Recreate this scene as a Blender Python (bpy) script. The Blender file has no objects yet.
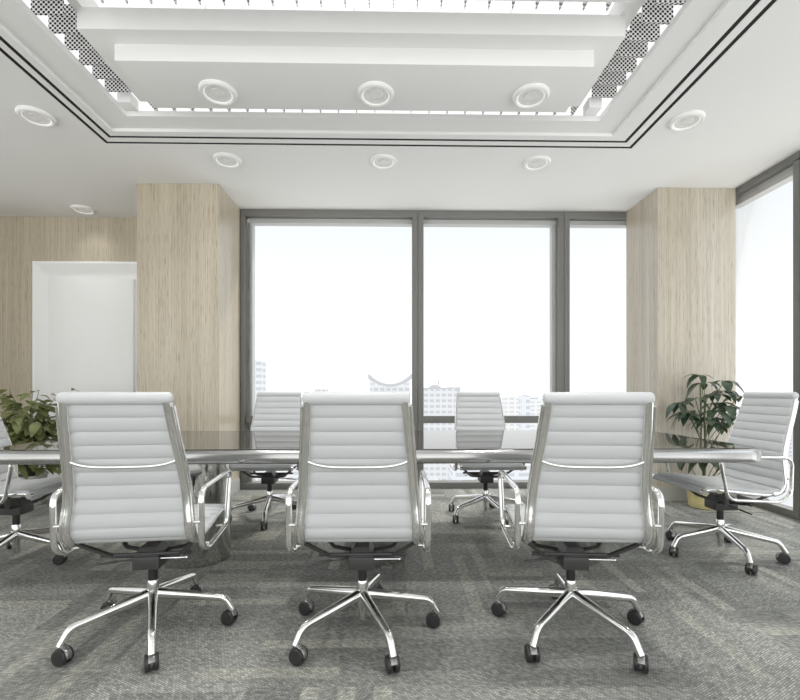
import bpy, bmesh, math, random
from mathutils import Vector, Matrix
random.seed(7)
PI = math.pi
sc = bpy.context.scene
COL = sc.collection
H = 1.02          # eye height
CEIL = 2.94

# ------------------------------------------------------------------ node helpers
def new_mat(name):
    m = bpy.data.materials.new(name); m.use_nodes = True
    nt = m.node_tree
    for n in list(nt.nodes): nt.nodes.remove(n)
    out = nt.nodes.new('ShaderNodeOutputMaterial')
    return m, nt, out
def N(nt, typ, **kw):
    n = nt.nodes.new(typ)
    for k, v in kw.items():
        if k in n.inputs: n.inputs[k].default_value = v
        else: setattr(n, k, v)
    return n
def L(nt, a, b): nt.links.new(a, b)
def math_n(nt, op, a, b=None, c=None):
    n = nt.nodes.new('ShaderNodeMath'); n.operation = op
    for i, v in enumerate((a, b, c)):
        if v is None: continue
        if hasattr(v, 'links') or hasattr(v, 'is_linked'): nt.links.new(v, n.inputs[i])
        else: n.inputs[i].default_value = v
    return n.outputs[0]
def mixc(nt, fac, a, b, mode='MIX'):
    n = nt.nodes.new('ShaderNodeMix'); n.data_type = 'RGBA'; n.blend_type = mode
    for sock, v in ((n.inputs[0], fac), (n.inputs[6], a), (n.inputs[7], b)):
        if hasattr(v, 'is_linked'): nt.links.new(v, sock)
        elif isinstance(v, (tuple, list)): sock.default_value = (*v[:3], 1)
        else: sock.default_value = v
    return n.outputs[2]
def ramp(nt, fac, stops):
    n = nt.nodes.new('ShaderNodeValToRGB')
    L(nt, fac, n.inputs[0])
    els = n.color_ramp.elements
    while len(els) < len(stops): els.new(0.5)
    for e, (p, c) in zip(els, stops):
        e.position = p
        e.color = (c, c, c, 1) if isinstance(c, (int, float)) else (*c[:3], 1)
    return n.outputs[0]
def principled(name, col, rough=0.5, metal=0.0, spec=0.5, coat=0.0, coat_r=0.05, vary=0.04, scale=6.0, bump=0.0, bscale=200, emit=None):
    m, nt, out = new_mat(name)
    p = N(nt, 'ShaderNodeBsdfPrincipled')
    tc = N(nt, 'ShaderNodeTexCoord')
    nz = N(nt, 'ShaderNodeTexNoise', Scale=scale, Detail=3.0); L(nt, tc.outputs['Object'], nz.inputs['Vector'])
    c2 = tuple(max(0, c * (1 - vary * 2)) for c in col); c1 = tuple(min(1, c * (1 + vary)) for c in col)
    L(nt, mixc(nt, nz.outputs[0], c2, c1), p.inputs['Base Color'])
    p.inputs['Roughness'].default_value = rough; p.inputs['Metallic'].default_value = metal
    p.inputs['Specular IOR Level'].default_value = spec
    p.inputs['Coat Weight'].default_value = coat; p.inputs['Coat Roughness'].default_value = coat_r
    if bump:
        nb = N(nt, 'ShaderNodeTexNoise', Scale=bscale, Detail=2.0); L(nt, tc.outputs['Object'], nb.inputs['Vector'])
        b = N(nt, 'ShaderNodeBump', Strength=bump, Distance=0.002); L(nt, nb.outputs[0], b.inputs['Height']); L(nt, b.outputs[0], p.inputs['Normal'])
    if emit: p.inputs['Emission Color'].default_value = (*emit[0], 1); p.inputs['Emission Strength'].default_value = emit[1]
    L(nt, p.outputs[0], out.inputs[0])
    return m

M = {}
M['ceiling'] = principled('ceiling_paint', (0.85, 0.85, 0.84), 0.75, vary=0.01, scale=1.5)
M['white_paint'] = principled('white_lacquer', (0.91, 0.915, 0.91), 0.35, vary=0.01)
M['leather'] = principled('white_leather', (0.575, 0.587, 0.588), 0.45, spec=0.35, vary=0.015, scale=10, bump=0.15, bscale=350)
M['chrome'] = principled('polished_chrome', (0.86, 0.855, 0.84), 0.10, 1.0, vary=0.03, scale=9)
M['drum_chrome'] = principled('mirror_chrome', (0.72, 0.72, 0.70), 0.07, 1.0, vary=0.02)
M['table_edge'] = principled('brushed_steel_edge', (0.43, 0.43, 0.42), 0.2, 1.0, vary=0.05, scale=4)
M['dark_metal'] = principled('dark_grey_metal', (0.060, 0.060, 0.058), 0.42, 0.3, vary=0.05)
M['column_black'] = principled('black_tube', (0.03, 0.03, 0.03), 0.3, 0.2)
M['rubber'] = principled('dark_rubber', (0.028, 0.028, 0.028), 0.35, spec=0.5)
M['hood'] = principled('grey_caster_hood', (0.30, 0.30, 0.29), 0.25, 0.7)
M['frame'] = principled('grey_window_frame', (0.19, 0.188, 0.178), 0.5, 0.0, vary=0.02)
M['frame_light'] = principled('pale_grey_reveal', (0.52, 0.52, 0.51), 0.5, vary=0.02)
M['black'] = principled('black_shadow_gap', (0.010, 0.010, 0.010), 0.8)
M['baseboard'] = principled('grey_baseboard', (0.47, 0.47, 0.45), 0.4, vary=0.02)
M['lens'] = principled('frosted_lamp_lens', (0.62, 0.62, 0.60), 0.35, vary=0.15, scale=30, emit=((1, 0.99, 0.96), 0.12))
M['lamp_ring'] = principled('lit_lamp_ring', (0.9, 0.9, 0.9), 0.4, emit=((1, 1, 0.98), 0.4))
M['soil'] = principled('dark_soil', (0.05, 0.035, 0.025), 0.95, vary=0.4, scale=60, bump=0.5)
M['pot_white'] = principled('pale_grey_ceramic', (0.62, 0.63, 0.62), 0.3, vary=0.02)
M['pot_gold'] = principled('ochre_ceramic', (0.72, 0.62, 0.30), 0.45, vary=0.22, scale=14)
M['stem'] = principled('green_stem', (0.13, 0.16, 0.06), 0.6, vary=0.2)

def leaf_mat(name, c1, c2):
    m, nt, out = new_mat(name)
    p = N(nt, 'ShaderNodeBsdfPrincipled', Roughness=0.35)
    tc = N(nt, 'ShaderNodeTexCoord')
    nz = N(nt, 'ShaderNodeTexNoise', Scale=9.0, Detail=2.0); L(nt, tc.outputs['Object'], nz.inputs['Vector'])
    L(nt, ramp(nt, nz.outputs[0], [(0.3, c1), (0.7, c2)]), p.inputs['Base Color'])
    tr = N(nt, 'ShaderNodeBsdfTranslucent'); tr.inputs[0].default_value = (c2[0] * 1.3, c2[1] * 1.4, c2[2], 1)
    mx = N(nt, 'ShaderNodeMixShader'); mx.inputs[0].default_value = 0.2
    L(nt, p.outputs[0], mx.inputs[1]); L(nt, tr.outputs[0], mx.inputs[2]); L(nt, mx.outputs[0], out.inputs[0])
    return m
M['leaf_olive'] = leaf_mat('olive_leaf', (0.13, 0.15, 0.06), (0.29, 0.31, 0.14))
M['leaf_dark'] = leaf_mat('dark_leaf', (0.025, 0.045, 0.027), (0.075, 0.11, 0.065))

# wood veneer: fine vertical grain with short dark pores
def wood_mat(name, base, light, dark, rough):
    m, nt, out = new_mat(name)
    p = N(nt, 'ShaderNodeBsdfPrincipled', Roughness=rough)
    geo = N(nt, 'ShaderNodeNewGeometry')
    def stretched(sx, sz, detail=2.0):
        mp = N(nt, 'ShaderNodeMapping'); mp.inputs['Scale'].default_value = (sx, sx, sz)
        L(nt, geo.outputs['Position'], mp.inputs['Vector'])
        n = N(nt, 'ShaderNodeTexNoise', Scale=1.0, Detail=detail); L(nt, mp.outputs[0], n.inputs['Vector'])
        return n.outputs[0]
    broad = ramp(nt, stretched(5, 0.12), [(0.30, 0.0), (0.70, 1.0)])
    mid = ramp(nt, stretched(38, 0.35), [(0.35, 0.0), (0.65, 1.0)])
    pores = ramp(nt, stretched(160, 8.0, 1.0), [(0.54, 0.0), (0.66, 1.0)])
    lines = ramp(nt, stretched(150, 0.8), [(0.42, 0.0), (0.60, 1.0)])
    c = mixc(nt, broad, base, light)
    c = mixc(nt, math_n(nt, 'MULTIPLY', mid, 0.35), c, tuple(b * 0.78 for b in base))
    c = mixc(nt, math_n(nt, 'MULTIPLY', lines, 0.42), c, tuple(b * 0.62 for b in base))
    c = mixc(nt, math_n(nt, 'MULTIPLY', math_n(nt, 'MULTIPLY', pores, math_n(nt, 'ADD', lines, 0.30)), 0.46), c, dark)
    L(nt, c, p.inputs['Base Color'])
    p.inputs['Coat Weight'].default_value = 0.25; p.inputs['Coat Roughness'].default_value = 0.08
    b = N(nt, 'ShaderNodeBump', Strength=0.15, Distance=0.001); b.invert = True
    L(nt, pores, b.inputs['Height']); L(nt, b.outputs[0], p.inputs['Normal'])
    L(nt, p.outputs[0], out.inputs[0])
    return m
M['wood'] = wood_mat('pale_oak_veneer', (0.52, 0.455, 0.345), (0.62, 0.555, 0.44), (0.20, 0.165, 0.115), 0.35)
M['wood_grey'] = wood_mat('greyed_oak_veneer', (0.52, 0.46, 0.36), (0.66, 0.62, 0.54), (0.22, 0.18, 0.13), 0.35)

# smoked glossy table top
def table_mat():
    m, nt, out = new_mat('dark_glossy_top')
    p = N(nt, 'ShaderNodeBsdfPrincipled', Roughness=0.03)
    tc = N(nt, 'ShaderNodeTexCoord')
    nz = N(nt, 'ShaderNodeTexNoise', Scale=3.0, Detail=3.0); L(nt, tc.outputs['Object'], nz.inputs['Vector'])
    L(nt, mixc(nt, nz.outputs[0], (0.045, 0.042, 0.036), (0.065, 0.060, 0.052)), p.inputs['Base Color'])
    p.inputs['IOR'].default_value = 1.62
    L(nt, p.outputs[0], out.inputs[0])
    return m
M['table_top'] = table_mat()

# woven carpet in patterned tiles
def carpet_mat():
    m, nt, out = new_mat('woven_grey_carpet')
    p = N(nt, 'ShaderNodeBsdfPrincipled', Roughness=0.92); p.inputs['Specular IOR Level'].default_value = 0.15
    geo = N(nt, 'ShaderNodeNewGeometry')
    pos = geo.outputs['Position']
    def mapped(rot, scale=(1, 1, 1), loc=(0, 0, 0)):
        mp = N(nt, 'ShaderNodeMapping'); mp.inputs['Rotation'].default_value[2] = rot
        mp.inputs['Scale'].default_value = scale; mp.inputs['Location'].default_value = loc
        L(nt, pos, mp.inputs['Vector']); return mp.outputs[0]
    def bricks(vec, w, h, off=0.5, mortar=0.0):
        b = N(nt, 'ShaderNodeTexBrick'); b.offset = off; b.squash = 1.0
        b.inputs['Color1'].default_value = (0, 0, 0, 1); b.inputs['Color2'].default_value = (1, 1, 1, 1)
        b.inputs['Mortar'].default_value = (0, 0, 0, 1); b.inputs['Scale'].default_value = 1.0
        b.inputs['Mortar Size'].default_value = mortar; b.inputs['Brick Width'].default_value = w; b.inputs['Row Height'].default_value = h
        b.inputs['Bias'].default_value = 0.0
        L(nt, vec, b.inputs['Vector']); return b.outputs['Color']
    def wn(vec, sc):
        mp = N(nt, 'ShaderNodeVectorMath', operation='MULTIPLY'); L(nt, vec, mp.inputs[0]); mp.inputs[1].default_value = (sc, sc, 0)
        fl = N(nt, 'ShaderNodeVectorMath', operation='FLOOR'); L(nt, mp.outputs[0], fl.inputs[0])
        w = N(nt, 'ShaderNodeTexWhiteNoise'); w.noise_dimensions = '3D'; L(nt, fl.outputs[0], w.inputs['Vector'])
        return w.outputs['Value']
    T = 0.52
    ang = 0.0
    vA = mapped(ang); vB = mapped(ang + PI / 2)
    sel = math_n(nt, 'GREATER_THAN', wn(vA, 1 / T), 0.5)
    tone = wn(mapped(ang, loc=(3.1, 7.7, 0)), 1 / T)
    A = bricks(vA, 0.52, 0.062, 0.37); B = bricks(vB, 0.52, 0.062, 0.37)
    band = mixc(nt, sel, A, B)
    A2 = bricks(mapped(ang, loc=(0.2, 0.35, 0)), 0.74, 0.105, 0.29); B2 = bricks(mapped(ang + PI / 2, loc=(0.11, 0.4, 0)), 0.80, 0.095, 0.31)
    band2 = mixc(nt, sel, A2, B2)
    light = ramp(nt, band, [(0.74, 0.0), (0.86, 1.0)])
    darkb = ramp(nt, band2, [(0.15, 1.0), (0.45, 0.0)])
    # weave: small staggered dashes, direction follows the tile
    wA = bricks(mapped(0.5), 0.019, 0.0075, 0.5, 0.0016); wB = bricks(mapped(-0.5), 0.019, 0.0075, 0.5, 0.0016)
    weave = mixc(nt, sel, wA, wB)
    nz = N(nt, 'ShaderNodeTexNoise', Scale=55.0, Detail=4.0); L(nt, pos, nz.inputs['Vector'])
    nb = N(nt, 'ShaderNodeTexNoise', Scale=1.1, Detail=3.0); L(nt, pos, nb.inputs['Vector'])
    c = mixc(nt, tone, (0.29, 0.29, 0.27), (0.42, 0.42, 0.385))
    c = mixc(nt, math_n(nt, 'MULTIPLY', darkb, 0.5), c, (0.19, 0.192, 0.184))
    c = mixc(nt, math_n(nt, 'MULTIPLY', light, 0.55), c, (0.54, 0.53, 0.46))
    c = mixc(nt, 1.0, c, ramp(nt, weave, [(0.0, 0.62), (1.0, 1.34)]), 'MULTIPLY')
    c = mixc(nt, 1.0, c, ramp(nt, nz.outputs[0], [(0.3, 0.78), (0.7, 1.2)]), 'MULTIPLY')
    c = mixc(nt, 1.0, c, ramp(nt, nb.outputs[0], [(0.3, 0.92), (0.7, 1.1)]), 'MULTIPLY')
    L(nt, c, p.inputs['Base Color'])
    b = N(nt, 'ShaderNodeBump', Strength=0.5, Distance=0.003)
    L(nt, weave, b.inputs['Height']); L(nt, b.outputs[0], p.inputs['Normal'])
    L(nt, p.outputs[0], out.inputs[0])
    return m
M['carpet'] = carpet_mat()

def glass_mat():
    m, nt, out = new_mat('clear_window_glass')
    tr = N(nt, 'ShaderNodeBsdfTransparent'); tr.inputs[0].default_value = (0.99, 1.0, 1.0, 1)
    gl = N(nt, 'ShaderNodeBsdfGlossy', Roughness=0.0)
    fr = N(nt, 'ShaderNodeFresnel'); fr.inputs[0].default_value = 1.25
    nz = N(nt, 'ShaderNodeTexNoise', Scale=0.5)
    f = math_n(nt, 'MULTIPLY', fr.outputs[0], 0.25)
    mx = N(nt, 'ShaderNodeMixShader'); L(nt, f, mx.inputs[0]); L(nt, tr.outputs[0], mx.inputs[1]); L(nt, gl.outputs[0], mx.inputs[2])
    L(nt, mx.outputs[0], out.inputs[0]); return m
M['glass'] = glass_mat()

def emis_mat(name, col, s):
    m, nt, out = new_mat(name)
    e = N(nt, 'ShaderNodeEmission'); e.inputs[0].default_value = (*col, 1); e.inputs[1].default_value = s
    L(nt, e.outputs[0], out.inputs[0]); return m
M['light_panel'] = emis_mat('luminous_ceiling', (1, 1, 0.99), 0.92)

def perforated():
    m, nt, out = new_mat('perforated_white_metal')
    p = N(nt, 'ShaderNodeBsdfPrincipled', Roughness=0.5); p.inputs['Base Color'].default_value = (0.80, 0.80, 0.80, 1)
    geo = N(nt, 'ShaderNodeNewGeometry'); s = N(nt, 'ShaderNodeSeparateXYZ'); L(nt, geo.outputs['Position'], s.inputs[0])
    k = PI / 0.013
    a = math_n(nt, 'SINE', math_n(nt, 'MULTIPLY', math_n(nt, 'ADD', s.outputs[0], s.outputs[1]), k))
    b = math_n(nt, 'SINE', math_n(nt, 'MULTIPLY', s.outputs[2], k))
    hole = math_n(nt, 'GREATER_THAN', math_n(nt, 'MULTIPLY', a, b), 0.06)
    d = N(nt, 'ShaderNodeBsdfDiffuse'); d.inputs[0].default_value = (0.03, 0.03, 0.03, 1)
    mx = N(nt, 'ShaderNodeMixShader'); L(nt, hole, mx.inputs[0]); L(nt, p.outputs[0], mx.inputs[1]); L(nt, d.outputs[0], mx.inputs[2])
    L(nt, mx.outputs[0], out.inputs[0]); return m
M['perforated'] = perforated()

def facade(name, wall, glass, sx, sz, haze_glow):
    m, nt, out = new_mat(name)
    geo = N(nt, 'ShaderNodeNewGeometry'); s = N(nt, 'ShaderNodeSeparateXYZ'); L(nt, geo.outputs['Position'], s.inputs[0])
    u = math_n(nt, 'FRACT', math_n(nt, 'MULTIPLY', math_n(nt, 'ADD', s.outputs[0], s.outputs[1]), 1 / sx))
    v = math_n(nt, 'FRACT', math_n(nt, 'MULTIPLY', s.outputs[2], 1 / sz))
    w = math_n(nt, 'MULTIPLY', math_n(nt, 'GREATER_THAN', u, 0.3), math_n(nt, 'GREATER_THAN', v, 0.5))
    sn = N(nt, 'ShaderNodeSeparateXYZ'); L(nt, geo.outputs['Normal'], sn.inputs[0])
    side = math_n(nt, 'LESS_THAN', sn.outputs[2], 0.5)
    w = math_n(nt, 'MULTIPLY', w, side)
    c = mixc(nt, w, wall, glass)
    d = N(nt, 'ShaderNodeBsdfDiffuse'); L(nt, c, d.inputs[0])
    e = N(nt, 'ShaderNodeEmission'); L(nt, mixc(nt, 0.45, c, (.84, .85, .87)), e.inputs[0]); e.inputs[1].default_value = 0.86  # distance haze painted in: facades emit a pale tone of their own
    mx = N(nt, 'ShaderNodeMixShader'); mx.inputs[0].default_value = haze_glow
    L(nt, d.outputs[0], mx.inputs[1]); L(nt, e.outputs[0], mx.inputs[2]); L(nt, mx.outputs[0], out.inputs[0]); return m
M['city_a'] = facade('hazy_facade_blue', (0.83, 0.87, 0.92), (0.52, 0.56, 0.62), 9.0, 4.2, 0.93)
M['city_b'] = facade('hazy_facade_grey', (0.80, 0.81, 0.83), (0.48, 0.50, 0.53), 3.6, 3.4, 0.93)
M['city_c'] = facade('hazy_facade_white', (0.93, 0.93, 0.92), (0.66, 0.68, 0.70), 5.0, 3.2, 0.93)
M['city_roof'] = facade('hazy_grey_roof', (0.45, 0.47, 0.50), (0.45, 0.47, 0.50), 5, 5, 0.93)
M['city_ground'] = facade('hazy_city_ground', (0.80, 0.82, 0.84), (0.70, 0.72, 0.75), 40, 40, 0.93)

# ------------------------------------------------------------------ mesh helpers
def finish(bm, name, mat, smooth=35, bev=0):
    bmesh.ops.recalc_face_normals(bm, faces=bm.faces)
    me = bpy.data.meshes.new(name); bm.to_mesh(me); bm.free()
    mats = mat if isinstance(mat, (list, tuple)) else [mat]
    for mm in mats: me.materials.append(M[mm] if isinstance(mm, str) else mm)
    if smooth:
        for p in me.polygons: p.use_smooth = True
        me.set_sharp_from_angle(angle=math.radians(smooth))
    return me
def link(name, me, parent=None, loc=(0, 0, 0), rz=0.0, label=None, cat=None, group=None, kind=None):
    o = bpy.data.objects.new(name, me); COL.objects.link(o)
    o.location = loc; o.rotation_euler = (0, 0, rz)
    if parent: o.parent = parent
    if label: o['label'] = label
    if cat: o['category'] = cat
    if group: o['group'] = group
    if kind: o['kind'] = kind
    return o
def box(bm, x0, x1, y0, y1, z0, z1, bev=0.0, seg=2, mi=0):
    b2 = bmesh.new()
    vs = [b2.verts.new((x, y, z)) for z in (z0, z1) for y in (y0, y1) for x in (x0, x1)]
    for f in ((0, 2, 3, 1), (4, 5, 7, 6), (0, 1, 5, 4), (2, 6, 7, 3), (0, 4, 6, 2), (1, 3, 7, 5)):
        b2.faces.new([vs[i] for i in f])
    if bev: bmesh.ops.bevel(b2, geom=b2.edges[:], offset=bev, segments=seg, affect='EDGES', profile=0.6)
    for f in b2.faces: f.material_index = mi
    t = bpy.data.meshes.new('tmp'); b2.to_mesh(t); b2.free(); bm.from_mesh(t); bpy.data.meshes.remove(t)
def lathe(bm, prof, cx=0, cy=0, seg=32, mi=0):
    rings = []
    for r, z in prof:
        if r < 1e-6: rings.append([bm.verts.new((cx, cy, z))])
        else: rings.append([bm.verts.new((cx + r * math.cos(2 * PI * k / seg), cy + r * math.sin(2 * PI * k / seg), z)) for k in range(seg)])
    for a, b in zip(rings, rings[1:]):
        for k in range(seg):
            k2 = (k + 1) % seg
            if len(a) == 1 and len(b) == 1: continue
            if len(a) == 1: f = bm.faces.new((a[0], b[k2], b[k]))
            elif len(b) == 1: f = bm.faces.new((a[k], a[k2], b[0]))
            else: f = bm.faces.new((a[k], a[k2], b[k2], b[k]))
            f.material_index = mi
def catmull(pts, n=6):
    P = [Vector(p) for p in pts]; P = [P[0] * 2 - P[1]] + P + [P[-1] * 2 - P[-2]]
    out = []
    for i in range(1, len(P) - 2):
        for k in range(n):
            t = k / n
            a, b, c, d = P[i - 1], P[i], P[i + 1], P[i + 2]
            out.append(0.5 * ((2 * b) + (c - a) * t + (2 * a - 5 * b + 4 * c - d) * t * t + (3 * b - a - 3 * c + d) * t ** 3))
    out.append(P[-2].copy()); return out
def tube(bm, pts, ru, rv=None, seg=12, side=None, cap=True, closed=False, mi=0):
    """sweep an elliptic section; ru along `side`, rv across it; radii may be lists"""
    pts = [Vector(p) for p in pts]; n = len(pts)
    if not isinstance(ru, (list, tuple)): ru = [ru] * n
    rv = ru if rv is None else (rv if isinstance(rv, (list, tuple)) else [rv] * n)
    rings = []; prev = Vector(side) if side else None
    for i, p in enumerate(pts):
        if closed: t = (pts[(i + 1) % n] - pts[i - 1]).normalized()
        else: t = (pts[min(i + 1, n - 1)] - pts[max(i - 1, 0)]).normalized()
        if prev is None: prev = t.orthogonal()
        u = (prev - t * prev.dot(t)); u = u.normalized() if u.length > 1e-6 else t.orthogonal().normalized()
        if side is None: prev = u
        v = t.cross(u)
        rings.append([bm.verts.new(p + u * (ru[i] * math.cos(2 * PI * k / seg)) + v * (rv[i] * math.sin(2 * PI * k / seg))) for k in range(seg)])
    pairs = list(zip(rings, rings[1:])) + ([(rings[-1], rings[0])] if closed else [])
    for a, b in pairs:
        for k in range(seg):
            f = bm.faces.new((a[k], a[(k + 1) % seg], b[(k + 1) % seg], b[k])); f.material_index = mi
    if cap and not closed:
        for r in (rings[0], rings[-1]):
            f = bm.faces.new(r); f.material_index = mi
def ease(pts, r=0.04, n=5, closed=False):
    """round the corners of a polyline"""
    P = [Vector(p) for p in pts]; out = []; m = len(P)
    for i in range(m):
        if not closed and i in (0, m - 1): out.append(P[i]); continue
        a, b, c = P[i - 1], P[i], P[(i + 1) % m]
        d1, d2 = (a - b), (c - b); rr = min(r, d1.length * .48, d2.length * .48)
        s, e = b + d1.normalized() * rr, b + d2.normalized() * rr
        for k in range(n + 1):
            t = k / n; out.append(s * (1 - t) ** 2 + b * 2 * t * (1 - t) + e * t * t)
    return out

# ------------------------------------------------------------------ camera
cam_d = bpy.data.cameras.new('camera'); cam = bpy.data.objects.new('camera', cam_d); COL.objects.link(cam)
cam_d.sensor_fit = 'HORIZONTAL'; cam_d.sensor_width = 36; cam_d.lens = 450 / 800 * 36
cam_d.shift_y = 42 / 800; cam_d.clip_start = 0.05; cam_d.clip_end = 3000
cam.location = (0, 0, H); cam.rotation_euler = (PI / 2, 0, -math.radians(1.02))
sc.camera = cam

# ------------------------------------------------------------------ room shell
XL, XR, YB, YF = -4.9, 3.24, 4.75, -2.6
YD = 5.0
def struct_box(name, dims, mat, bev=0, parent=None, **kw):
    bm = bmesh.new()
    for d in (dims if isinstance(dims[0], (list, tuple)) else [dims]): box(bm, *d, bev=bev)
    return link(name, finish(bm, name, mat, smooth=30), parent, kind=None if parent else 'structure', **kw)
struct_box('floor', (XL - .2, XR + .10, YF, YD + .2, -0.10, 0.0), 'carpet', label='grey woven carpet tiles with pale rectangular streaks')
# ceiling around the light opening; grooves are real gaps filled with black strips
OX0, OX1, OY0, OY1 = -1.87, 1.49, 0.55, 3.20          # light opening
SX0, SX1, SY0, SY1 = -2.06, 1.66, 0.36, 3.35          # shallow recess around it
G2 = (-2.125, 1.795, .25, 3.425)                       # inner groove
G1 = (-2.195, 1.875, .17, 3.505)                       # outer groove
gw = 0.0145
def frame_boxes(o, i, z0, z1):
    (a0, a1, b0, b1), (c0, c1, d0, d1) = o, i
    return [(a0, a1, d1, b1, z0, z1), (a0, a1, b0, d0, z0, z1), (a0, c0, d0, d1, z0, z1), (c1, a1, d0, d1, z0, z1)]
def grow(g, e): return (g[0] - e, g[1] + e, g[2] - e, g[3] + e)
outer = (XL - .2, XR + .12, YF, YD + .2)
fb = []
fb += frame_boxes(outer, grow(G1, gw), CEIL, CEIL + .06)
fb += frame_boxes(grow(G1, -gw), grow(G2, gw), CEIL, CEIL + .06)
fb += frame_boxes(grow(G2, -gw), (SX0, SX1, SY0, SY1), CEIL, CEIL + .06)
fb += frame_boxes((SX0 - .001, SX1 + .001, SY0 - .001, SY1 + .001), (OX0, OX1, OY0, OY1), CEIL + .022, CEIL + .06)
fb += frame_boxes(outer, (OX0 - .16, OX1 + .16, OY0 - .16, OY1 + .16), CEIL + .06, CEIL + .10)
ceil = struct_box('ceiling', fb, 'ceiling', label='smooth white ceiling with a rectangular light recess')
struct_box('trim_1', frame_boxes(grow(G1, gw - .0005), grow(G1, -gw + .0005), CEIL + .003, CEIL + .059), 'black', label='outer thin black line around the ceiling recess')
struct_box('trim_2', frame_boxes(grow(G2, gw - .0005), grow(G2, -gw + .0005), CEIL + .003, CEIL + .059), 'black', label='inner thin black line around the ceiling recess')

# luminous ceiling box with perforated fins
lb = link('ceiling_light', None, loc=(-.19, 1.85, CEIL + .06), label='glowing rectangular ceiling light with perforated white metal fins', cat='ceiling light')
def local(o, d): return (d[0] - o.location.x, d[1] - o.location.x * 0 - o.location.y, d[2] - o.location.z)
def lbox(root, name, dims, mat, bev=0, label=None, kind=None):
    bm = bmesh.new(); l = root.location
    for d in dims: box(bm, d[0] - l.x, d[1] - l.x, d[2] - l.y, d[3] - l.y, d[4] - l.z, d[5] - l.z, bev=bev)
    return link(name, finish(bm, name, mat, smooth=30), root, label=label, kind=kind)
lbox(lb, 'light_panel', [(OX0 - .13, OX1 + .13, OY0 - .13, OY1 + .13, CEIL + .42, CEIL + .44)], 'light_panel')
lbox(lb, 'housing', frame_boxes((OX0 - .15, OX1 + .15, OY0 - .15, OY1 + .15), (OX0 - .13, OX1 + .13, OY0 - .13, OY1 + .13), CEIL + .065, CEIL + .45), 'light_panel', label='bright inner side walls')
FZ0, FZ1 = CEIL + .065, CEIL + .215
side_bm = bmesh.new(); box(side_bm, 0, .17, -.0015, .0015, 0, FZ1 - FZ0); 
box(side_bm, 0, .17, -.0015, .010, -.004, 0)
side_me = finish(side_bm, 'perforated_fin', 'perforated', smooth=None)
cross_bm = bmesh.new(); box(cross_bm, -.0015, .0015, 0, .24, 0, FZ1 - FZ0); cross_me = finish(cross_bm, 'perforated_fin', 'perforated', smooth=None)
l = lb.location
y = 2.995; nf = 0
while y > 1.3:
    link('perforated_fin', side_me, lb, (OX0 - .02 - l.x, y - l.y, FZ0 - l.z))
    link('perforated_fin', side_me, lb, (OX1 + .02 - .17 - l.x, y - l.y, FZ0 - l.z)); nf += 2
    y -= .121
x = OX0 + .20
while x < OX1 - .10:
    link('perforated_fin', cross_me, lb, (x - l.x, 3.0 - l.y, FZ0 - l.z))
    link('perforated_fin', cross_me, lb, (x - l.x, 2.19 - l.y, H + 2.072 - l.z)); nf += 2
    x += .129
for cx in (OX0 + .06, OX1 - .10):
    lbox(lb, 'corner_bracket', [(cx - .04, cx + .05, 3.06, 3.16, CEIL + .03, CEIL + .10)], 'white_paint', bev=.003)

# suspended stepped panels
Z1 = H + 1.85; Z2 = H + 1.946; Z3 = H + 2.065
def panel(cy, y0, y1, y2, y3, label):
    sp = link('suspended_ceiling_panel', None, loc=(-.2, cy, CEIL), label=label, cat='ceiling panel')
    lbox(sp, 'lower_panel', [(-1.55, 1.15, y1, y2, Z1, Z2)], 'ceiling', bev=.004)
    lbox(sp, 'upper_panel', [(-1.69, 1.28, y0, y3, Z2, Z3)], 'ceiling', bev=.006)
    lbox(sp, 'side_beam', [(-1.715, -1.66, y0 - .26, y3, Z3, Z3 + .12), (1.25, 1.335, y0 - .26, y3, Z3, Z3 + .12)], 'ceiling')
    for hx in (-1.13, -.23, .73):
        bm = bmesh.new(); lathe(bm, [(0, Z3 - CEIL), (.006, Z3 - CEIL), (.006, .43), (0, .43)], hx + .2, 0, 10)
        link('hanger_rod', finish(bm, 'hanger_rod', 'chrome'), sp)
panel(2.75, 2.44, 2.54, 2.96, 3.05, 'white two-step suspended panel inside the ceiling light recess, the one with three downlights')
panel(1.65, 1.08, 1.17, 2.12, 2.19, 'added unseen two-step panel overhead, shielding the farther panel from light')  # unseen panel, added to keep light off the farther panel's front faces

# walls
struct_box('wall_left', (XL - .1, XL, 3.6, YD + .1, 0, CEIL), 'wood')
DX0, DX1, DZ = -3.93, -2.70, H + 1.43
struct_box('wall_back', [(XL, DX0, YD, YD + .12, 0, CEIL), (DX1, -2.0, YD, YD + .12, 0, CEIL), (DX0, DX1, YD, YD + .12, DZ, CEIL)], 'wood', label='pale oak panelled wall around the white door')
struct_box('baseboard_back', [(XL, DX0, YD - .015, YD - .0005, 0.0005, .11), (DX1, -2.36, YD - .015, YD - .0005, 0.0005, .11)], 'baseboard')
# pillars
PLX = (-2.345, -1.595); PRX = (2.495, 3.235)
struct_box('pillar_left', [(PLX[0], PLX[1], 4.18, YD + .1, 0.0005, CEIL - .0005)], 'wood', label='pale oak clad pillar left of the windows')
struct_box('pillar_right', [(PRX[0], PRX[1], 4.18, YB - .001, 0.0005, CEIL - .0005)], 'wood_grey', label='greyish oak clad pillar in the corner between the windows')
struct_box('baseboard_left', [(PLX[0] - .012, PLX[1] + .012, 4.168, 4.1795, 0.001, .13), (PLX[1] + .0005, PLX[1] + .012, 4.1795, YB - .04, .001, .13), (PLX[0] - .012, PLX[0] - .0005, 4.1795, YD - .02, .001, .13)], 'baseboard')
struct_box('baseboard_right', [(PRX[0] - .012, PRX[1] + .004, 4.168, 4.1795, 0.001, .13), (PRX[0] - .012, PRX[0] - .0005, 4.1795, YB - .04, .001, .13)], 'baseboard')

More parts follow.
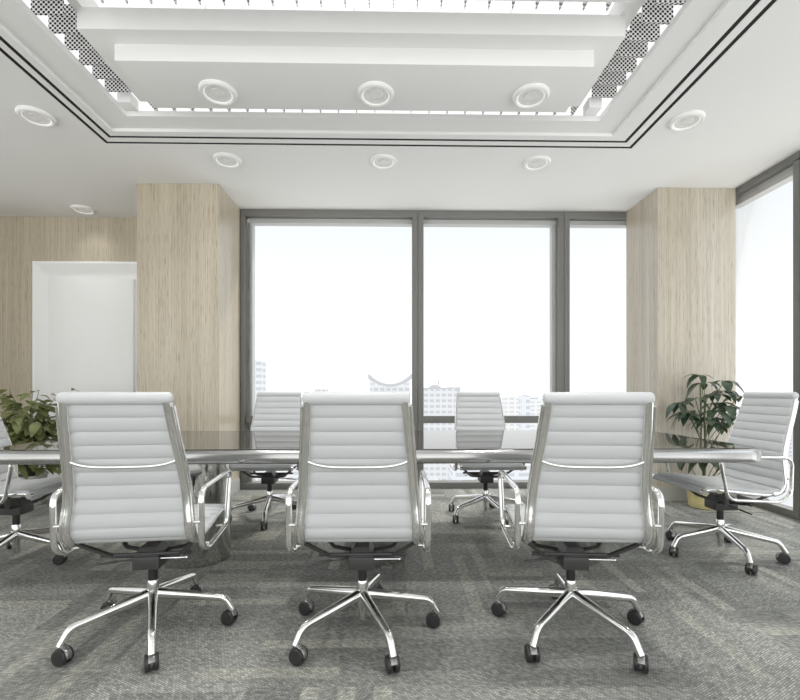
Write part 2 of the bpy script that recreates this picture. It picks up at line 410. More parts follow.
# door: white splayed frame, raised flush leaf
d1 = link('door_1', None, loc=(-3.4, YD, 0), kind='structure', label='white door in a deep white frame on the oak wall')
bm = bmesh.new()
def quad(bm, *p):
    return bm.faces.new([bm.verts.new(q) for q in p])
lx, rx, tz = DX0 + 3.4, DX1 + 3.4, DZ
px0, px1, pz = -3.785 + 3.4, -2.865 + 3.4, H + 1.25
dd = .07
fo = [(lx, -.02), (rx, -.02)]
# outer rim, splay, and inner back plane
for (a, b, c, d) in (((lx, -.012, 0), (lx + .02, -.012, 0), (lx + .02, -.012, tz - .02), (lx, -.012, tz)),
                     ((rx, -.012, 0), (rx - .02, -.012, 0), (rx - .02, -.012, tz - .02), (rx, -.012, tz)),
                     ((lx, -.012, tz), (lx + .02, -.012, tz - .02), (rx - .02, -.012, tz - .02), (rx, -.012, tz)),
                     ((lx + .02, -.012, 0), (px0 - .02, dd, 0), (px0 - .02, dd, pz + .03), (lx + .02, -.012, tz - .02)),
                     ((rx - .02, -.012, 0), (px1 + .05, dd, 0), (px1 + .05, dd, pz + .03), (rx - .02, -.012, tz - .02)),
                     ((lx + .02, -.012, tz - .02), (px0 - .02, dd, pz + .03), (px1 + .05, dd, pz + .03), (rx - .02, -.012, tz - .02)),
                     ((px0 - .02, dd, 0), (px1 + .05, dd, 0), (px1 + .05, dd, pz + .03), (px0 - .02, dd, pz + .03)),
                     ((lx, -.012, 0), (lx, .02, 0), (lx, .02, tz), (lx, -.012, tz)),
                     ((rx, -.012, 0), (rx, .02, 0), (rx, .02, tz), (rx, -.012, tz)),
                     ((lx, -.012, tz), (lx, .02, tz), (rx, .02, tz), (rx, -.012, tz))):
    quad(bm, a, b, c, d)
link('door_frame', finish(bm, 'door_frame', 'white_paint', smooth=None), d1)
bm = bmesh.new(); box(bm, px0, px1, .030, dd - .001, .008, pz, bev=.004)
link('door_leaf', finish(bm, 'door_leaf', 'white_paint', smooth=30), d1)
bm = bmesh.new(); tube(bm, ease([(px0 + .06, .031, 1.0), (px0 + .06, -.02, 1.0), (px0 + .18, -.02, 1.0)], .015), .009, seg=10)
link('door_handle', finish(bm, 'door_handle', 'chrome'), d1)

# back windows
def win(name, x0, x1, label, cl=False, cr=False):
    r = link(name, None, loc=((x0 + x1) / 2, YB, 0), kind='structure', label=label)
    cx = (x0 + x1) / 2; a, b = x0 - cx, x1 - cx
    gl = .040 if cl else .058; bm = bmesh.new()
    for d in ((a, b, 0, .10, CEIL - .068, CEIL - .0005), (a, b, 0, .10, .0005, .062), (a, a + gl, 0, .10, .062, CEIL - .068), (b - .058, b, 0, .10, .062, CEIL - .068)):
        box(bm, *d, bev=.002)
    link('window_frame', finish(bm, 'window_frame', 'frame', smooth=30), r)
    bm = bmesh.new()   # paler outer casing
    g = .058
    cs = [(a + g, b - g, .075, .16, CEIL - .118, CEIL - .0685)]
    if cl: cs.append((a + gl, a + g + .045, .07, .16, .062, CEIL - .118))
    if cr: cs.append((b - g - .04, b - g, .09, .16, .062, CEIL - .118))
    for d in cs:
        box(bm, *d)
    link('outer_casing', finish(bm, 'outer_casing', 'frame_light', smooth=None), r)
    bm = bmesh.new(); box(bm, a + g, b - g, .005, .085, .690, .765, bev=.002)
    link('transom', finish(bm, 'transom', 'frame', smooth=30), r)
    bm = bmesh.new(); quad(bm, (a + gl, .07, .062), (b - g, .07, .062), (b - g, .07, CEIL - .068), (a + gl, .07, CEIL - .068))
    link('glass_pane', finish(bm, 'glass_pane', 'glass', smooth=None), r)
win('window_1', -1.589, .272, 'wide grey framed window left, beside the oak pillar', cl=True)
win('window_2', .276, 1.828, 'grey framed window in the middle of the back glazing', cr=True)
win('window_3', 1.832, 2.78, 'narrow grey framed window beside the corner pillar')
# right windows
def rwin(name, y0, y1, label, X=XR, sg=1):
    r = link(name, None, loc=(X, (y0 + y1) / 2, 0), kind='structure', label=label); r.rotation_euler[2] = 0 if sg > 0 else PI
    cy = (y0 + y1) / 2; a, b = y0 - cy, y1 - cy
    bm = bmesh.new()
    for d in ((0, .0755, a, b, CEIL - .050, CEIL - .0005), (0, .10, a, b, .0005, .062), (0, .10, a, a + .055, .062, CEIL - .068), (0, .10, b - .055, b, .062, CEIL - .068)):
        box(bm, *d, bev=.002)
    link('window_frame', finish(bm, 'window_frame', 'frame', smooth=30), r)
    bm = bmesh.new(); box(bm, .075, .16, a + .055, b - .055, CEIL - .125, CEIL - .0505)
    link('outer_casing', finish(bm, 'outer_casing', 'frame_light', smooth=None), r)
    bm = bmesh.new(); quad(bm, (.07, a + .055, .062), (.07, b - .055, .062), (.07, b - .055, CEIL - .04), (.07, a + .055, CEIL - .04))
    link('glass_pane', finish(bm, 'glass_pane', 'glass', smooth=None), r)
rwin('window_4', 3.525, 4.40, 'tall grey framed window right of the corner pillar')
yy = 3.521; k = 5
while yy > YF + .3:
    y2 = max(yy - 1.50, YF)
    rwin('window_%d' % k, y2, yy, 'grey framed side window along the right wall'); yy = y2 - .004; k += 1

# left glazing, unseen, added to let more light into the left side
yy = 3.596
while yy > YF + .3:
    y2 = max(yy - 1.50, YF)
    rwin('window_%d' % k, y2, yy, 'unseen side window added along the left wall to let light in', XL, -1); yy = y2 - .004; k += 1
# ------------------------------------------------------------------ downlights
bm = bmesh.new()
lathe(bm, [(.112, 0), (.112, -.010), (.106, -.020), (.094, -.024), (.086, -.020), (.084, -.012)], seg=40)
dl_ring = finish(bm, 'trim_ring', 'ceiling', smooth=30)
bm = bmesh.new(); lathe(bm, [(.0845, -.014), (.078, -.0145)], seg=40); dl_glow = finish(bm, 'glow_ring', 'lamp_ring')
bm = bmesh.new(); lathe(bm, [(.079, -.0125), (.060, -.010), (.044, -.006), (.040, -.012), (.020, -.015), (0, -.016)], seg=40); dl_lens = finish(bm, 'lens', 'lens', smooth=25)
def downlight(x, y, z, label, group, s=1.0, en=16):
    r = link('downlight', None, loc=(x, y, z), label=label, cat='downlight', group=group)
    ld = bpy.data.lights.new('downlight_lamp', 'SPOT'); ld.energy = en; ld.spot_size = math.radians(125); ld.spot_blend = 1.0; ld.shadow_soft_size = .07
    lo = bpy.data.objects.new('downlight_lamp', ld); COL.objects.link(lo); lo.location = (0, 0, -.03); lo.parent = r
    link('trim_ring', dl_ring, r); link('glow_ring', dl_glow, r); link('lens', dl_lens, r)
for x, w in ((-1.07, 'left end of the row'), (-.10, 'middle of the row'), (.865, 'right end of the row')):
    downlight(x, 2.79, Z1, 'large round downlight on the suspended panel, at the %s' % w, 'downlights on the suspended panel', 1.0)
for x, w in ((-1.36, 'near the left oak pillar'), (-.07, 'in the middle between two others'), (1.21, 'nearer the corner pillar')):
    downlight(x, 3.74, CEIL, 'round downlight in the ceiling along the window wall, %s' % w, 'downlights in front of the windows')
for x, w in ((-1.07, 'left'), (-.10, 'middle'), (.865, 'right')):
    downlight(x, 1.62, Z1, 'added unseen downlight on the nearer added panel, lighting the foreground, the %s one' % w, 'added unseen downlights lighting the foreground', en=34)  # unseen fixtures, added to brighten the foreground floor
downlight(-2.47, 3.17, CEIL, 'round ceiling downlight left of the black-lined recess', 'downlights beside the recess')
downlight(2.08, 3.14, CEIL, 'round ceiling downlight right of the black-lined recess', 'downlights beside the recess')
downlight(-3.24, 4.78, CEIL, 'round ceiling downlight above the white door', 'downlight above the door', .98, en=5)

# ------------------------------------------------------------------ table
TX0, TX1, TY0, TY1 = -2.06, 1.92, 2.23, 3.36
tcx, tcy = (TX0 + TX1) / 2, (TY0 + TY1) / 2
tb = link('conference_table', None, loc=(tcx, tcy, 0), label='long conference table with dark glossy top, steel edge and chrome drums', cat='table')
def outline(hx, hy, bow_x=.05, rc=.10, n=8):
    pts = []
    a, b = hx, hy
    for cx, cy, a0 in ((a - rc, b - rc, 0), (-a + rc, b - rc, 90), (-a + rc, -b + rc, 180), (a - rc, -b + rc, 270)):
        for k in range(n + 1):
            t = math.radians(a0 + 90 * k / n); pts.append([cx + rc * math.cos(t), cy + rc * math.sin(t)])
    return [((x + (bow_x * (1 - (y / hy) ** 2)) * (1 if x > 0 else -1) * (abs(x) / hx) ** 8), y) for x, y in pts]
def slab(bm, hx, hy, levels):
    """levels: (inset, z)"""
    rings = []
    for ins, z in levels:
        rings.append([bm.verts.new((x, y, z)) for x, y in outline(hx - ins, hy - ins, rc=max(.09 - ins, .02))])
    n = len(rings[0])
    for a, b in zip(rings, rings[1:]):
        for k in range(n): bm.faces.new((a[k], a[(k + 1) % n], b[(k + 1) % n], b[k]))
    bm.faces.new(rings[0]); bm.faces.new(rings[-1])
hx, hy = (TX1 - TX0) / 2 - .02, (TY1 - TY0) / 2
bm = bmesh.new(); slab(bm, hx, hy, [(.040, .662), (.012, .663), (.003, .669), (0, .680), (0, .700), (.002, .714), (.008, .725), (.022, .7315)])
link('table_edge', finish(bm, 'table_edge', 'table_edge', smooth=40), tb)
bm = bmesh.new(); slab(bm, hx - .0215, hy - .0215, [(0, .726), (0, .734), (.001, .735)])
link('tabletop', finish(bm, 'tabletop', 'table_top', smooth=30), tb)
for x in (-1.20, -.10, 1.12):
    bm = bmesh.new(); lathe(bm, [(0, .0005), (.17, .0005), (.188, .006), (.195, .02), (.195, .64), (.21, .656), (.21, .6625), (0, .6625)], 0, 0, 64)
    link('drum_pedestal', finish(bm, 'drum_pedestal', 'drum_chrome', smooth=40), tb, (x - tcx, 2.80 - tcy, 0))

# ------------------------------------------------------------------ chair
prof_pts = [(0, .272, .446), (0, .262, .458), (0, .235, .465), (0, .17, .464), (0, .08, .456), (0, -.02, .444), (0, -.11, .438), (0, -.160, .446),
            (0, -.194, .468), (0, -.209, .500), (0, -.208, .545), (0, -.206, .60), (0, -.210, .66), (0, -.228, .73), (0, -.250, .80), (0, -.273, .87), (0, -.291, .93), (0, -.308, .992)]
path = catmull(prof_pts, 16)
cum = [0]
for a, b in zip(path, path[1:]): cum.append(cum[-1] + (b - a).length)
Ltot = cum[-1]
def at(s):
    s = max(0, min(Ltot, s))
    for i in range(len(cum) - 1):
        if cum[i + 1] >= s:
            t = (s - cum[i]) / max(1e-9, cum[i + 1] - cum[i]); p = path[i].lerp(path[i + 1], t)
            j0, j1 = max(0, i - 4), min(len(path) - 1, i + 5)
            tg = (path[j1] - path[j0]).normalized(); return p, tg
S_SPLIT = min(range(len(path)), key=lambda i: (path[i] - Vector((0, -.183, .454))).length)
s_split = cum[S_SPLIT]
def half_w(s):      # half width of the sling
    z = at(s)[0].z
    if s < s_split: return .212
    t = (z - .43) / .56
    return .213 - .050 * t
def sling(s0, s1, nr):
    bm = bmesh.new(); per = 9; n = nr * per; cols = [-1, -.985, -.93, -.6, -.2, .2, .6, .93, .985, 1]
    front, back = [], []
    for i in range(n + 1):
        s = s0 + (s1 - s0) * i / n
        p, t = at(s); nrm = Vector((0, -t.z, t.y)) * -1
        nrm = Vector((0, t.z, -t.y))           # towards the sitter / up
        ph = (i / per) % 1.0
        bul = .0035 + .0095 * (math.sin(PI * ph) ** .55 if 0 < ph < 1 else 0)
        w = half_w(s) + .024
        fr, bk = [], []
        for c in cols:
            e = (1 - abs(c) ** 14) ** .5 if abs(c) < 1 else 0
            fr.append(bm.verts.new(p + Vector((c * w, 0, 0)) + nrm * (bul * (.25 + .75 * e) + .001)))
            bk.append(bm.verts.new(p + Vector((c * w, 0, 0)) - nrm * (bul * .8 * (.25 + .75 * e) + .001)))
        front.append(fr); back.append(bk)
    m = len(cols)
    for i in range(n):
        for j in range(m - 1):
            bm.faces.new((front[i][j], front[i][j + 1], front[i + 1][j + 1], front[i + 1][j]))
            bm.faces.new((back[i][j], back[i + 1][j], back[i + 1][j + 1], back[i][j + 1]))
        bm.faces.new((front[i][0], front[i + 1][0], back[i + 1][0], back[i][0]))
        bm.faces.new((front[i][-1], back[i][-1], back[i + 1][-1], front[i + 1][-1]))
    for i in (0, n):
        for j in range(m - 1): bm.faces.new((front[i][j], back[i][j], back[i][j + 1], front[i][j + 1]))
    return bm
CM = {}
CM['backrest'] = finish(sling(s_split + .002, Ltot - .012, 10), 'backrest', 'leather', smooth=60)
CM['seat'] = finish(sling(.012, s_split - .002, 9), 'seat', 'leather', smooth=60)
# rolls
def roll(y, z, w, r, mat):
    bm = bmesh.new()
    xs = [(-w, r * .55), (-w + .004, r * .85), (-w + .012, r), (w - .012, r), (w - .004, r * .85), (w, r * .55)]
    tube(bm, [(x, y, z) for x, _ in xs], [q for _, q in xs], seg=20, side=(0, 1, 0)); return bm
CM['head_roll'] = finish(roll(-.314, .997, .191, .023, 'leather'), 'head_roll', 'leather', smooth=50)
CM['front_roll'] = finish(roll(.272, .446, .234, .017, 'leather'), 'front_roll', 'leather', smooth=50)
def rail(sgn):
    bm = bmesh.new(); pts, ru, rv = [], [], []
    n = 70
    for i in range(n + 1):
        s = .0 + (Ltot) * i / n; p, t = at(s)
        nb = Vector((0, t.z, -t.y)) * -1
        pts.append(p + nb * .013 + Vector((sgn * (half_w(s) + .010), 0, 0)))
        back = s > s_split
        ru.append(.0165 if back else .012); rv.append(.013 if back else .013)
    tube(bm, pts, ru, rv, seg=14, side=(1, 0, 0))
    # second, slimmer ridge outside the rail on the back
    pts = []
    for i in range(46):
        s = s_split - .05 + (Ltot - s_split + .03) * i / 45; p, t = at(s)
        pts.append(p + Vector((sgn * (half_w(s) + .029), 0, 0)) + Vector((0, -t.z, t.y)) * .010)
    tube(bm, pts, .006, .013, seg=10, side=(1, 0, 0))
    # end caps of front roll
    tube(bm, [(sgn * .232, .272, .446), (sgn * .250, .272, .446)], .017, seg=16, side=(0, 1, 0))
    return finish(bm, 'side_rail', 'chrome', smooth=50)
CM['rail_l'], CM['rail_r'] = rail(-1), rail(1)
def arm(sgn):
    bm = bmesh.new(); x = sgn * .263
    pts = ease([(x, -.150, .392), (x, -.215, .43), (x, -.222, .645), (x + sgn * .004, .20, .652), (x, .150, .405)], .055, 7, closed=True)
    tube(bm, pts, .0125, .0085, seg=12, side=(1, 0, 0), closed=True)
    for (y, z) in ((-.222, .52), (.10, .412), (-.10, .400)):
        tube(bm, [(sgn * .232, y, z), (sgn * .260, y, z)], .006, seg=10)
    return finish(bm, 'armrest', 'chrome', smooth=50)
CM['arm_l'], CM['arm_r'] = arm(-1), arm(1)
bm = bmesh.new()
pp, tt = at(min(cum, key=lambda c: abs(at(c)[0].z - .745) + (10 if c < s_split else 0)))
pts = []
for i in range(25):
    u = -1 + 2 * i / 24; x = u * .186
    pts.append((x, pp.y - .026 - .006 * (1 - u ** 4), .764 - .022 * (1 - u ** 4)))
tube(bm, pts, .0065, .0045, seg=10, side=(0, 0, 1))
for s_ in (-1, 1): tube(bm, [(s_ * .185, pp.y - .028, .758), (s_ * .188, pp.y + .0, .764)], .008, seg=8)
CM['back_stretcher'] = finish(bm, 'back_stretcher', 'chrome')
# dark yoke under the seat
bm = bmesh.new()
for s_ in (-1, 1):
    for yb, yt in ((-.06, -.150), (.055, .135)):
        tube(bm, ease([(s_ * .03, yb * .5, .335), (s_ * .13, yb, .345), (s_ * .220, yt, .430)], .012), .012, .008, seg=8, side=(0, 1, 0))
tube(bm, [(-.175, -.06, .350), (.175, -.06, .350)], .008, seg=8); 
CM['underframe'] = finish(bm, 'underframe', 'dark_metal', smooth=40)
bm = bmesh.new()
box(bm, -.052, .052, -.075, .065, .288, .342, bev=.006)
vs = []
for z, hx_, y0, y1 in ((.341, .050, -.07, .06), (.376, .030, -.05, .045)):
    vs.append([bm.verts.new(p) for p in ((-hx_, y0, z), (hx_, y0, z), (hx_, y1, z), (-hx_, y1, z))])
for k in range(4): bm.faces.new((vs[0][k], vs[0][(k + 1) % 4], vs[1][(k + 1) % 4], vs[1][k]))
bm.faces.new(vs[1])
CM['tilt_mechanism'] = finish(bm, 'tilt_mechanism', 'dark_metal', smooth=30)
bm = bmesh.new(); tube(bm, ease([(-.045, -.02, .318), (-.14, -.03, .312), (-.205, -.035, .306)], .03), [.0035] * 6 + [.0035, .0045][:2], seg=8) if False else tube(bm, [(-.045, -.02, .318), (-.125, -.028, .313), (-.13, -.03, .3125), (-.205, -.035, .306)], [.003, .003, .006, .004], seg=8)
CM['height_lever'] = finish(bm, 'height_lever', 'dark_metal')
bm = bmesh.new(); tube(bm, [(.045, -.06, .330), (.155, -.06, .330), (.156, -.06, .330), (.160, -.06, .330)], [.003, .003, .007, .007], seg=8)
CM['tilt_knob'] = finish(bm, 'tilt_knob', 'chrome')
bm = bmesh.new(); lathe(bm, [(0, .2), (.019, .2), (.019, .288), (0, .288)], seg=24); CM['gas_column'] = finish(bm, 'gas_column', 'column_black')
bm = bmesh.new(); lathe(bm, [(0, .052), (.014, .052), (.017, .058), (.019, .10), (.024, .13), (.0255, .17), (.024, .213), (.021, .222), (0, .222)], seg=28)
CM['base_hub'] = finish(bm, 'base_hub', 'chrome', smooth=40)
bm = bmesh.new()
lp = ease([(.012, 0, .163), (.288, 0, .122), (.322, 0, .064)], .022, 6)
nl = len(lp); rv = [.016 - .005 * min(1, i / 3) for i in range(nl)]; ru = [.020 - .005 * (p[0] / .32) for p in lp]
tube(bm, lp, ru, [(.024 - .009 * (p[0] / .30)) for p in lp], seg=12, side=(0, 1, 0))
CM['base_leg'] = finish(bm, 'base_leg', 'chrome', smooth=50)
bm = bmesh.new()
# hood arc between the wheels
arc = [(.031 * math.cos(math.radians(a)) - .014, 0, .031 + .033 * math.sin(math.radians(a))) for a in range(20, 200, 15)]
tube(bm, arc, .012, .0035, seg=8, side=(0, 1, 0)); 
tube(bm, [(0, 0, .045), (0, 0, .068)], .008, seg=10)
tube(bm, [(-.014, -.021, .031), (-.014, .021, .031)], .006, seg=10)
CM['caster'] = finish(bm, 'caster', 'hood', smooth=40)
bm = bmesh.new()
ws = [(-.0095, .020), (-.0085, .028), (-.005, .0307), (.005, .0307), (.0085, .028), (.0095, .020)]
tube(bm, [(0, y_, 0) for y_, _ in ws], [r_ for _, r_ in ws], seg=24, side=(1, 0, 0))
CM['wheel'] = finish(bm, 'wheel', 'rubber', smooth=40)

def chair(x, y, rot, phase, label, group='white ribbed leather conference chairs around the table'):
    r = link('office_chair', None, loc=(x, y, 0), rz=rot, label=label, cat='chair', group=group)
    for nm in ('backrest', 'seat', 'head_roll', 'front_roll'): link(nm, CM[nm], r)
    link('side_rail', CM['rail_l'], r); link('side_rail', CM['rail_r'], r)
    link('armrest', CM['arm_l'], r); link('armrest', CM['arm_r'], r)
    for nm in ('back_stretcher', 'underframe', 'tilt_mechanism', 'height_lever', 'tilt_knob', 'gas_column', 'base_hub'): link(nm, CM[nm], r)
    for k in range(5):
        a = math.radians(phase + 72 * k) - rot
        link('base_leg', CM['base_leg'], r, rz=a)
        sw = a + random.uniform(-1.2, 1.2)
        c = link('caster', CM['caster'], r, (.322 * math.cos(a), .322 * math.sin(a), 0), sw)
        for s_ in (-1, 1): link('wheel', CM['wheel'], c, (-.014, s_ * .0145, .031))
R = math.radians
chair(-1.02, 1.94, R(6), 9, 'white ribbed leather chair seen from behind, in front of the left oak pillar')
chair(-.126, 1.92, 0, 6, 'white ribbed leather chair seen from behind, between the other two near chairs')
chair(.762, 1.905, R(-5), 8, 'white ribbed leather chair seen from behind, closest to the corner pillar')
chair(-.99, 3.66, R(180), 62, 'white ribbed chair facing us across the table, by the wide left window')
chair(.764, 3.66, R(180), 69, 'white ribbed chair facing us across the table, in front of the middle window')
chair(2.06, 2.79, R(90), 43, 'white ribbed chair at the table end beside the side windows')
chair(-2.27, 2.76, R(-90), -10, 'white ribbed chair at the table end nearest the leafy olive plants')

# ------------------------------------------------------------------ plants
def leaf(bm, base, d, up, ln, wd, droop, fold=.25):
    """base point, direction, up vector, length, width; pointed oval folded along the midrib and drooping"""
    d = d.normalized(); side = d.cross(up).normalized(); up = side.cross(d)
    prof = [(0, 0.04), (.15, .55), (.35, .95), (.55, 1.0), (.75, .72), (.9, .34), (1, 0.02)]
    rows = []
    for t, w in prof:
        c = base + d * (ln * t * (1 - .25 * droop * t)) + Vector((0, 0, -1)) * (droop * ln * t * t * .75)
        h = w * wd / 2
        rows.append([bm.verts.new(c - side * h + up * h * fold), bm.verts.new(c), bm.verts.new(c + side * h + up * h * fold)])
    for a, b in zip(rows, rows[1:]):
        bm.faces.new((a[0], a[1], b[1], b[0])); bm.faces.new((a[1], a[2], b[2], b[1]))
def plant_pot(root, r0, r1, h, mat):
    bm = bmesh.new(); lathe(bm, [(0, .0005), (r0, .0005), (r0 + .006, .006), (r1, h - .01), (r1 + .003, h), (r1 - .012, h), (r1 - .02, h - .03), (0, h - .03)], seg=40)
    link('pot', finish(bm, 'pot', mat, smooth=40), root)
    bm = bmesh.new(); lathe(bm, [(r1 - .021, h - .035), (r1 * .5, h - .024), (0, h - .02)], seg=24)
    link('soil', finish(bm, 'soil', 'soil'), root)
def bushy(x, y, seed, label, top, rad, potm='pot_white', n_br=34):
    rnd = random.Random(seed)
    r = link('potted_plant', None, loc=(x, y, 0), label=label, cat='plant')
    h = .27; plant_pot(r, .10, .135, h, potm)
    fb, sb = bmesh.new(), bmesh.new()
    for i in range(n_br):
        a = i * 2.399 + rnd.uniform(-.3, .3); q = (i + .5) / n_br
        rr = rad * (.25 + .75 * rnd.random() ** .6) * (1.0 - .40 * q ** 2); zt = h + .02 + (top - h - .07) * (q ** .8)
        tip = Vector((rr * math.cos(a), rr * math.sin(a), zt))
        b0 = Vector((.03 * math.cos(a), .03 * math.sin(a), h - .03))
        mid = Vector((tip.x * .35, tip.y * .35, h + (zt - h) * .62 + .03))
        pts = catmull([b0, mid, tip], 6)
        tube(sb, pts, [.005 - .003 * k / (len(pts) - 1) for k in range(len(pts))], seg=6)
        for k in range(13):
            t = 1 - .62 * (k / 13); p = pts[int(t * (len(pts) - 1))]
            aa = a + rnd.uniform(-1.9, 1.9); el = rnd.uniform(-.25, .55)
            d = Vector((math.cos(aa) * math.cos(el), math.sin(aa) * math.cos(el), math.sin(el)))
            ln = rnd.uniform(.095, .15)
            leaf(fb, p + d * .008, d, Vector((rnd.uniform(-.4, .4), rnd.uniform(-.4, .4), 1)), ln, ln * rnd.uniform(.50, .62), rnd.uniform(.3, 1.0))
    link('foliage', finish(fb, 'foliage', 'leaf_olive', smooth=60), r); link('stems', finish(sb, 'stems', 'stem'), r)
bushy(-3.30, 4.15, 3, 'bushy olive-green plant in a pale pot beyond the left end chair', 1.10, .36)
bushy(-2.62, 3.98, 11, 'smaller olive-green plant peeking above the near chair, before the door', 1.08, .22, n_br=26)

def umbrella_plant(x, y, label):
    rnd = random.Random(21)
    r = link('potted_plant', None, loc=(x, y, 0), label=label, cat='plant')
    plant_pot(r, .115, .145, .235, 'pot_gold')
    fb, sb = bmesh.new(), bmesh.new()
    base = Vector((0, 0, .20))
    specs = []   # (offset x, offset y, z) of leaf clusters, metres
    specs += [(-.05, -.02, 1.17), (.02, .03, 1.10), (.16, -.03, 1.12), (.18, .02, 1.03), (.05, -.08, 1.0), (-.12, -.06, .96), (-.24, -.03, .93),
              (.10, -.12, .90), (.24, -.02, .88), (.0, -.14, .86), (-.12, .05, .84), (.18, -.10, .80), (.08, .06, .78), (-.03, -.16, .76), (.22, .05, .74),
              (-.20, -.1, .84), (.26, -.06, .98), (-.06, -.12, .80), (.12, .02, .92), (-.10, -.10, .50), (.02, -.17, .47), (.15, -.10, .48), (-.18, .02, .46), (.22, .0, .44), (.06, .08, .52), (-.04, -.05, .42), (.1, -.18, .38)]
    trunk = catmull([base, (.01, 0, .5), (.0, .0, .8), (.02, .0, 1.0)], 6)
    tube(sb, trunk, .008, seg=8)
    tube(sb, catmull([base, (-.04, -.02, .45), (-.05, -.03, .75), (-.05, -.02, 1.1)], 6), .006, seg=8)
    for ox, oy, z in specs:
        tip = Vector((ox, oy, z)); st = Vector((ox * .15, oy * .15, max(.2, z - .22 - .3 * abs(ox))))
        mid = st.lerp(tip, .5) + Vector((ox * .15, oy * .1, .05))
        tube(sb, catmull([st, mid, tip], 6), .0032, seg=6)
        a0 = math.atan2(oy, ox); n = 5
        for k in range(n):
            aa = a0 + (k - (n - 1) / 2) * (5.0 / n) + rnd.uniform(-.25, .25)
            el = rnd.uniform(-.25, .25); d = Vector((math.cos(aa) * math.cos(el), math.sin(aa) * math.cos(el), math.sin(el)))
            ln = rnd.uniform(.12, .19)
            leaf(fb, tip + d * .012, d, Vector((0, 0, 1)), ln, ln * rnd.uniform(.38, .46), rnd.uniform(.35, 1.1), fold=.2)
    link('foliage', finish(fb, 'foliage', 'leaf_dark', smooth=60), r); link('stems', finish(sb, 'stems', 'stem'), r)
umbrella_plant(2.775, 3.95, 'dark green drooping-leaf plant in an ochre pot before the corner pillar')

# ------------------------------------------------------------------ city far outside
GZ = -62.0
bm = bmesh.new(); quad(bm, (-1500, 60, GZ), (1500, 60, GZ), (1500, 2500, GZ), (-1500, 2500, GZ))
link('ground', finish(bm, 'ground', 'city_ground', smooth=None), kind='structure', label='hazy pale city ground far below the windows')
def px(x, Y): return (x - 392) / 450 * Y
def pz_(y, Y): return H - (y - 392) / 450 * Y
def tower(x0, x1, ytop, Y, mat, label, group=None, roof=None, depth=None, name='office_building'):
    w = px(x1, Y) - px(x0, Y); dp = depth or w; z = pz_(ytop, Y)
    bm = bmesh.new(); r = link(name, None, loc=((px(x0, Y) + px(x1, Y)) / 2, Y, GZ), label=label, cat='building', group=group)
    hgt = z - GZ
    box(bm, -w / 2, w / 2, 0, dp, 0.05, hgt); link('wall', finish(bm, 'wall', mat, smooth=None), r)
    bm = bmesh.new()
    if roof == 'saddle':
        n = 16; va, vb = [], []
        wbm = bmesh.new()
        for i in range(n):
            u0, u1 = -1 + 2 * i / n, -1 + 2 * (i + 1) / n
            for yy_ in (-.05, dp): quad(wbm, (u0 * w * .5, yy_, hgt - .2), (u1 * w * .5, yy_, hgt - .2), (u1 * w * .5, yy_, hgt + w * .22 * u1 * u1), (u0 * w * .5, yy_, hgt + w * .22 * u0 * u0))
        for u0 in (-.5, .5): quad(wbm, (u0 * w, 0, hgt - .2), (u0 * w, dp, hgt - .2), (u0 * w, dp, hgt + w * .22), (u0 * w, 0, hgt + w * .22))
        link('gable', finish(wbm, 'gable', 'city_c', smooth=None), r)
        for i in range(n + 1):
            u = -1 + 2 * i / n; zz = hgt + .4 + w * .26 * u * u
            for yy_ in (0, dp):
                va.append(bm.verts.new((u * w * .54, yy_ - .1 * w * (1 if yy_ == 0 else -1), zz + w * .03))); vb.append(bm.verts.new((u * w * .54, yy_ - .1 * w * (1 if yy_ == 0 else -1), hgt - w * .02 + w * .20 * u * u)))
        for i in range(n):
            a = 2 * i
            bm.faces.new((va[a], va[a + 2], va[a + 3], va[a + 1])); bm.faces.new((vb[a], vb[a + 1], vb[a + 3], vb[a + 2]))
            bm.faces.new((va[a], vb[a], vb[a + 2], va[a + 2])); bm.faces.new((va[a + 1], va[a + 3], vb[a + 3], vb[a + 1]))
    elif roof == 'mast':
        box(bm, -w * .45, w * .1, 1, dp * .6, hgt, hgt + w * .10); box(bm, w * .05, w * .08, 2, 2.4, hgt + w * .1, hgt + w * .30); box(bm, -w * .1, w * .45, 2, 2.4, hgt + w * .18, hgt + w * .21)
    elif roof == 'domes':
        lathe(bm, [(w * .20, hgt), (w * .19, hgt + w * .06), (w * .1, hgt + w * .12), (0, hgt + w * .14)], -w * .12, dp / 2, 16)
        box(bm, -w * .48, w * .40, 0, dp, hgt, hgt + w * .04); box(bm, -.3, .3, dp / 2, dp / 2 + .6, hgt + w * .13, hgt + w * .28)
        box(bm, w * .25, w * .62, 0, dp * .5, hgt + w * .02, hgt + w * .05); box(bm, w * .52, w * .60, 0, dp * .5, hgt - w * .1, hgt + w * .05)
    else:
        box(bm, -w * .52, w * .52, -w * .02, dp * 1.02, hgt, hgt + w * .03); box(bm, -w * .2, w * .25, dp * .3, dp * .7, hgt + w * .03, hgt + w * .12)
    link('roof', finish(bm, 'roof', 'city_roof' if roof else mat, smooth=None), r)
    return r
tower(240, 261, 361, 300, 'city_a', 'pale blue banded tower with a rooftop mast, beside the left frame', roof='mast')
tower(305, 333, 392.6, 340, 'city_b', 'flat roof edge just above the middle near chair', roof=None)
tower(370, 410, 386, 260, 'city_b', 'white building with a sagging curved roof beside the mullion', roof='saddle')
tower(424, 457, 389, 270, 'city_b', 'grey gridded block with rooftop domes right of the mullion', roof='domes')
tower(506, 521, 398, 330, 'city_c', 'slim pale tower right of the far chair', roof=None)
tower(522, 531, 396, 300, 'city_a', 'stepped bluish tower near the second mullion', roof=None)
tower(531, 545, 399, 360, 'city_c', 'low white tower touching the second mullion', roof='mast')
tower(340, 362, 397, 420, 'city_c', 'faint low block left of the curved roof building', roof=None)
rnd = random.Random(5)
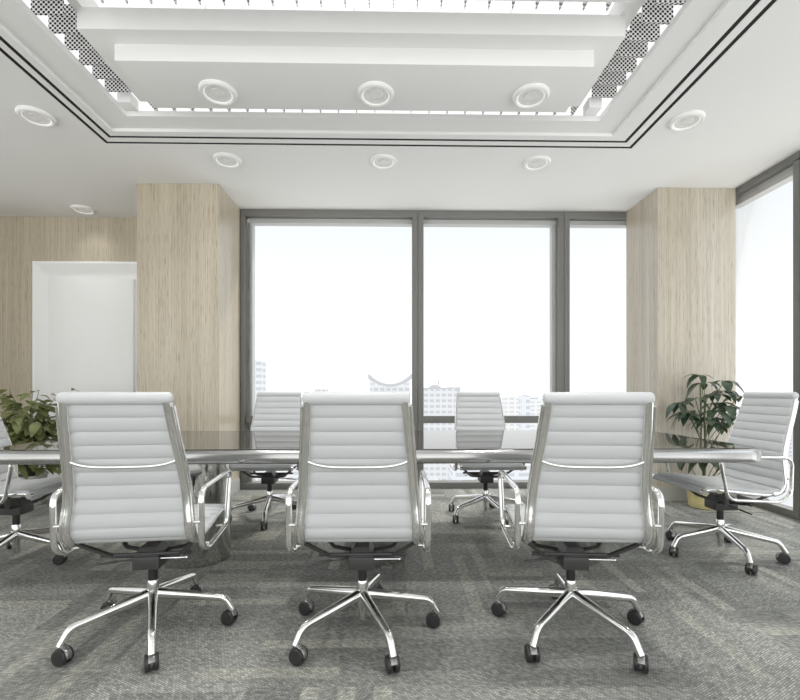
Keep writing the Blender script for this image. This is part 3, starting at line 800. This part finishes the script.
foot = [(px(240, 300), px(261, 300), 300, 322), (px(305, 340), px(333, 340), 340, 365), (px(370, 260), px(410, 260), 255, 290), (px(420, 270), px(462, 270), 268, 295),
        (px(505, 330), px(522, 330), 328, 345), (px(520, 300), px(532, 300), 298, 310), (px(529, 360), px(547, 360), 358, 375), (px(339, 420), px(363, 420), 418, 445)]
def place(i, Y, X, w, dp, ytop, label, group, name):
    f = (X - w * .6, X + w * .6, Y - 1, Y + dp * 1.1)
    if any(f[0] < g[1] and g[0] < f[1] and f[2] < g[3] and g[2] < f[3] for g in foot): return False
    foot.append(f); x0 = 392 + (X - w / 2) / Y * 450
    tower(x0, x0 + w / Y * 450, ytop, Y, ('city_a', 'city_b', 'city_c')[i % 3], label, group, name=name, depth=dp); return True
n = 0
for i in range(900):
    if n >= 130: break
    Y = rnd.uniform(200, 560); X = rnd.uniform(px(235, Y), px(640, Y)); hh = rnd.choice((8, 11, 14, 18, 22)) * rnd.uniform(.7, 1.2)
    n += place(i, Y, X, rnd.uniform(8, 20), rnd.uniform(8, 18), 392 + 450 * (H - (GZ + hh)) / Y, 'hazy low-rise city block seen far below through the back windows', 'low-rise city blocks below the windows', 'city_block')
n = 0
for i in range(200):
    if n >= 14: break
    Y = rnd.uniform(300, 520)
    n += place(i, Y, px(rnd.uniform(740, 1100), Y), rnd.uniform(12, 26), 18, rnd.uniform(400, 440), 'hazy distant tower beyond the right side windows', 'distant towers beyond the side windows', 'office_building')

# ------------------------------------------------------------------ sky and sun
w = bpy.data.worlds.new('sky'); sc.world = w; w.use_nodes = True
nt = w.node_tree
for n in list(nt.nodes): nt.nodes.remove(n)
out = nt.nodes.new('ShaderNodeOutputWorld'); bg = nt.nodes.new('ShaderNodeBackground')
tc = N(nt, 'ShaderNodeTexCoord'); s = N(nt, 'ShaderNodeSeparateXYZ'); L(nt, tc.outputs['Generated'], s.inputs[0])
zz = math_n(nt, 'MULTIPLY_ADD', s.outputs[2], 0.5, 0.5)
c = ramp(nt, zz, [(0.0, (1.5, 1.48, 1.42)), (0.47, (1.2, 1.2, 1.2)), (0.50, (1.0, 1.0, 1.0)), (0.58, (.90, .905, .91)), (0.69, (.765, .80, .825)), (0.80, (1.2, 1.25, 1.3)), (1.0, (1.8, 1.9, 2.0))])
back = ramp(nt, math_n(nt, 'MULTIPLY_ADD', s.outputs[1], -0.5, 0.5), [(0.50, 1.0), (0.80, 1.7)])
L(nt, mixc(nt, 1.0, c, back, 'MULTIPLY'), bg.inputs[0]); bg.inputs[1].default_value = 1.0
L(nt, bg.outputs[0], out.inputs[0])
sd = bpy.data.lights.new('sun', 'SUN'); sd.energy = 1.5; sd.angle = R(6); sd.color = (1, .975, .93)
so = bpy.data.objects.new('sun', sd); COL.objects.link(so)
so.rotation_euler = Vector((.62, .70, .95)).to_track_quat('Z', 'Y').to_euler()

sc.view_settings.view_transform = 'Standard'
sc.view_settings.look = 'None'
sc.view_settings.exposure = 0.28
sc.cycles.max_bounces = 10; sc.cycles.diffuse_bounces = 6; sc.cycles.glossy_bounces = 6; sc.cycles.transparent_max_bounces = 12
sc.cycles.use_denoising = True
sc.cycles.sample_clamp_indirect = 6.0
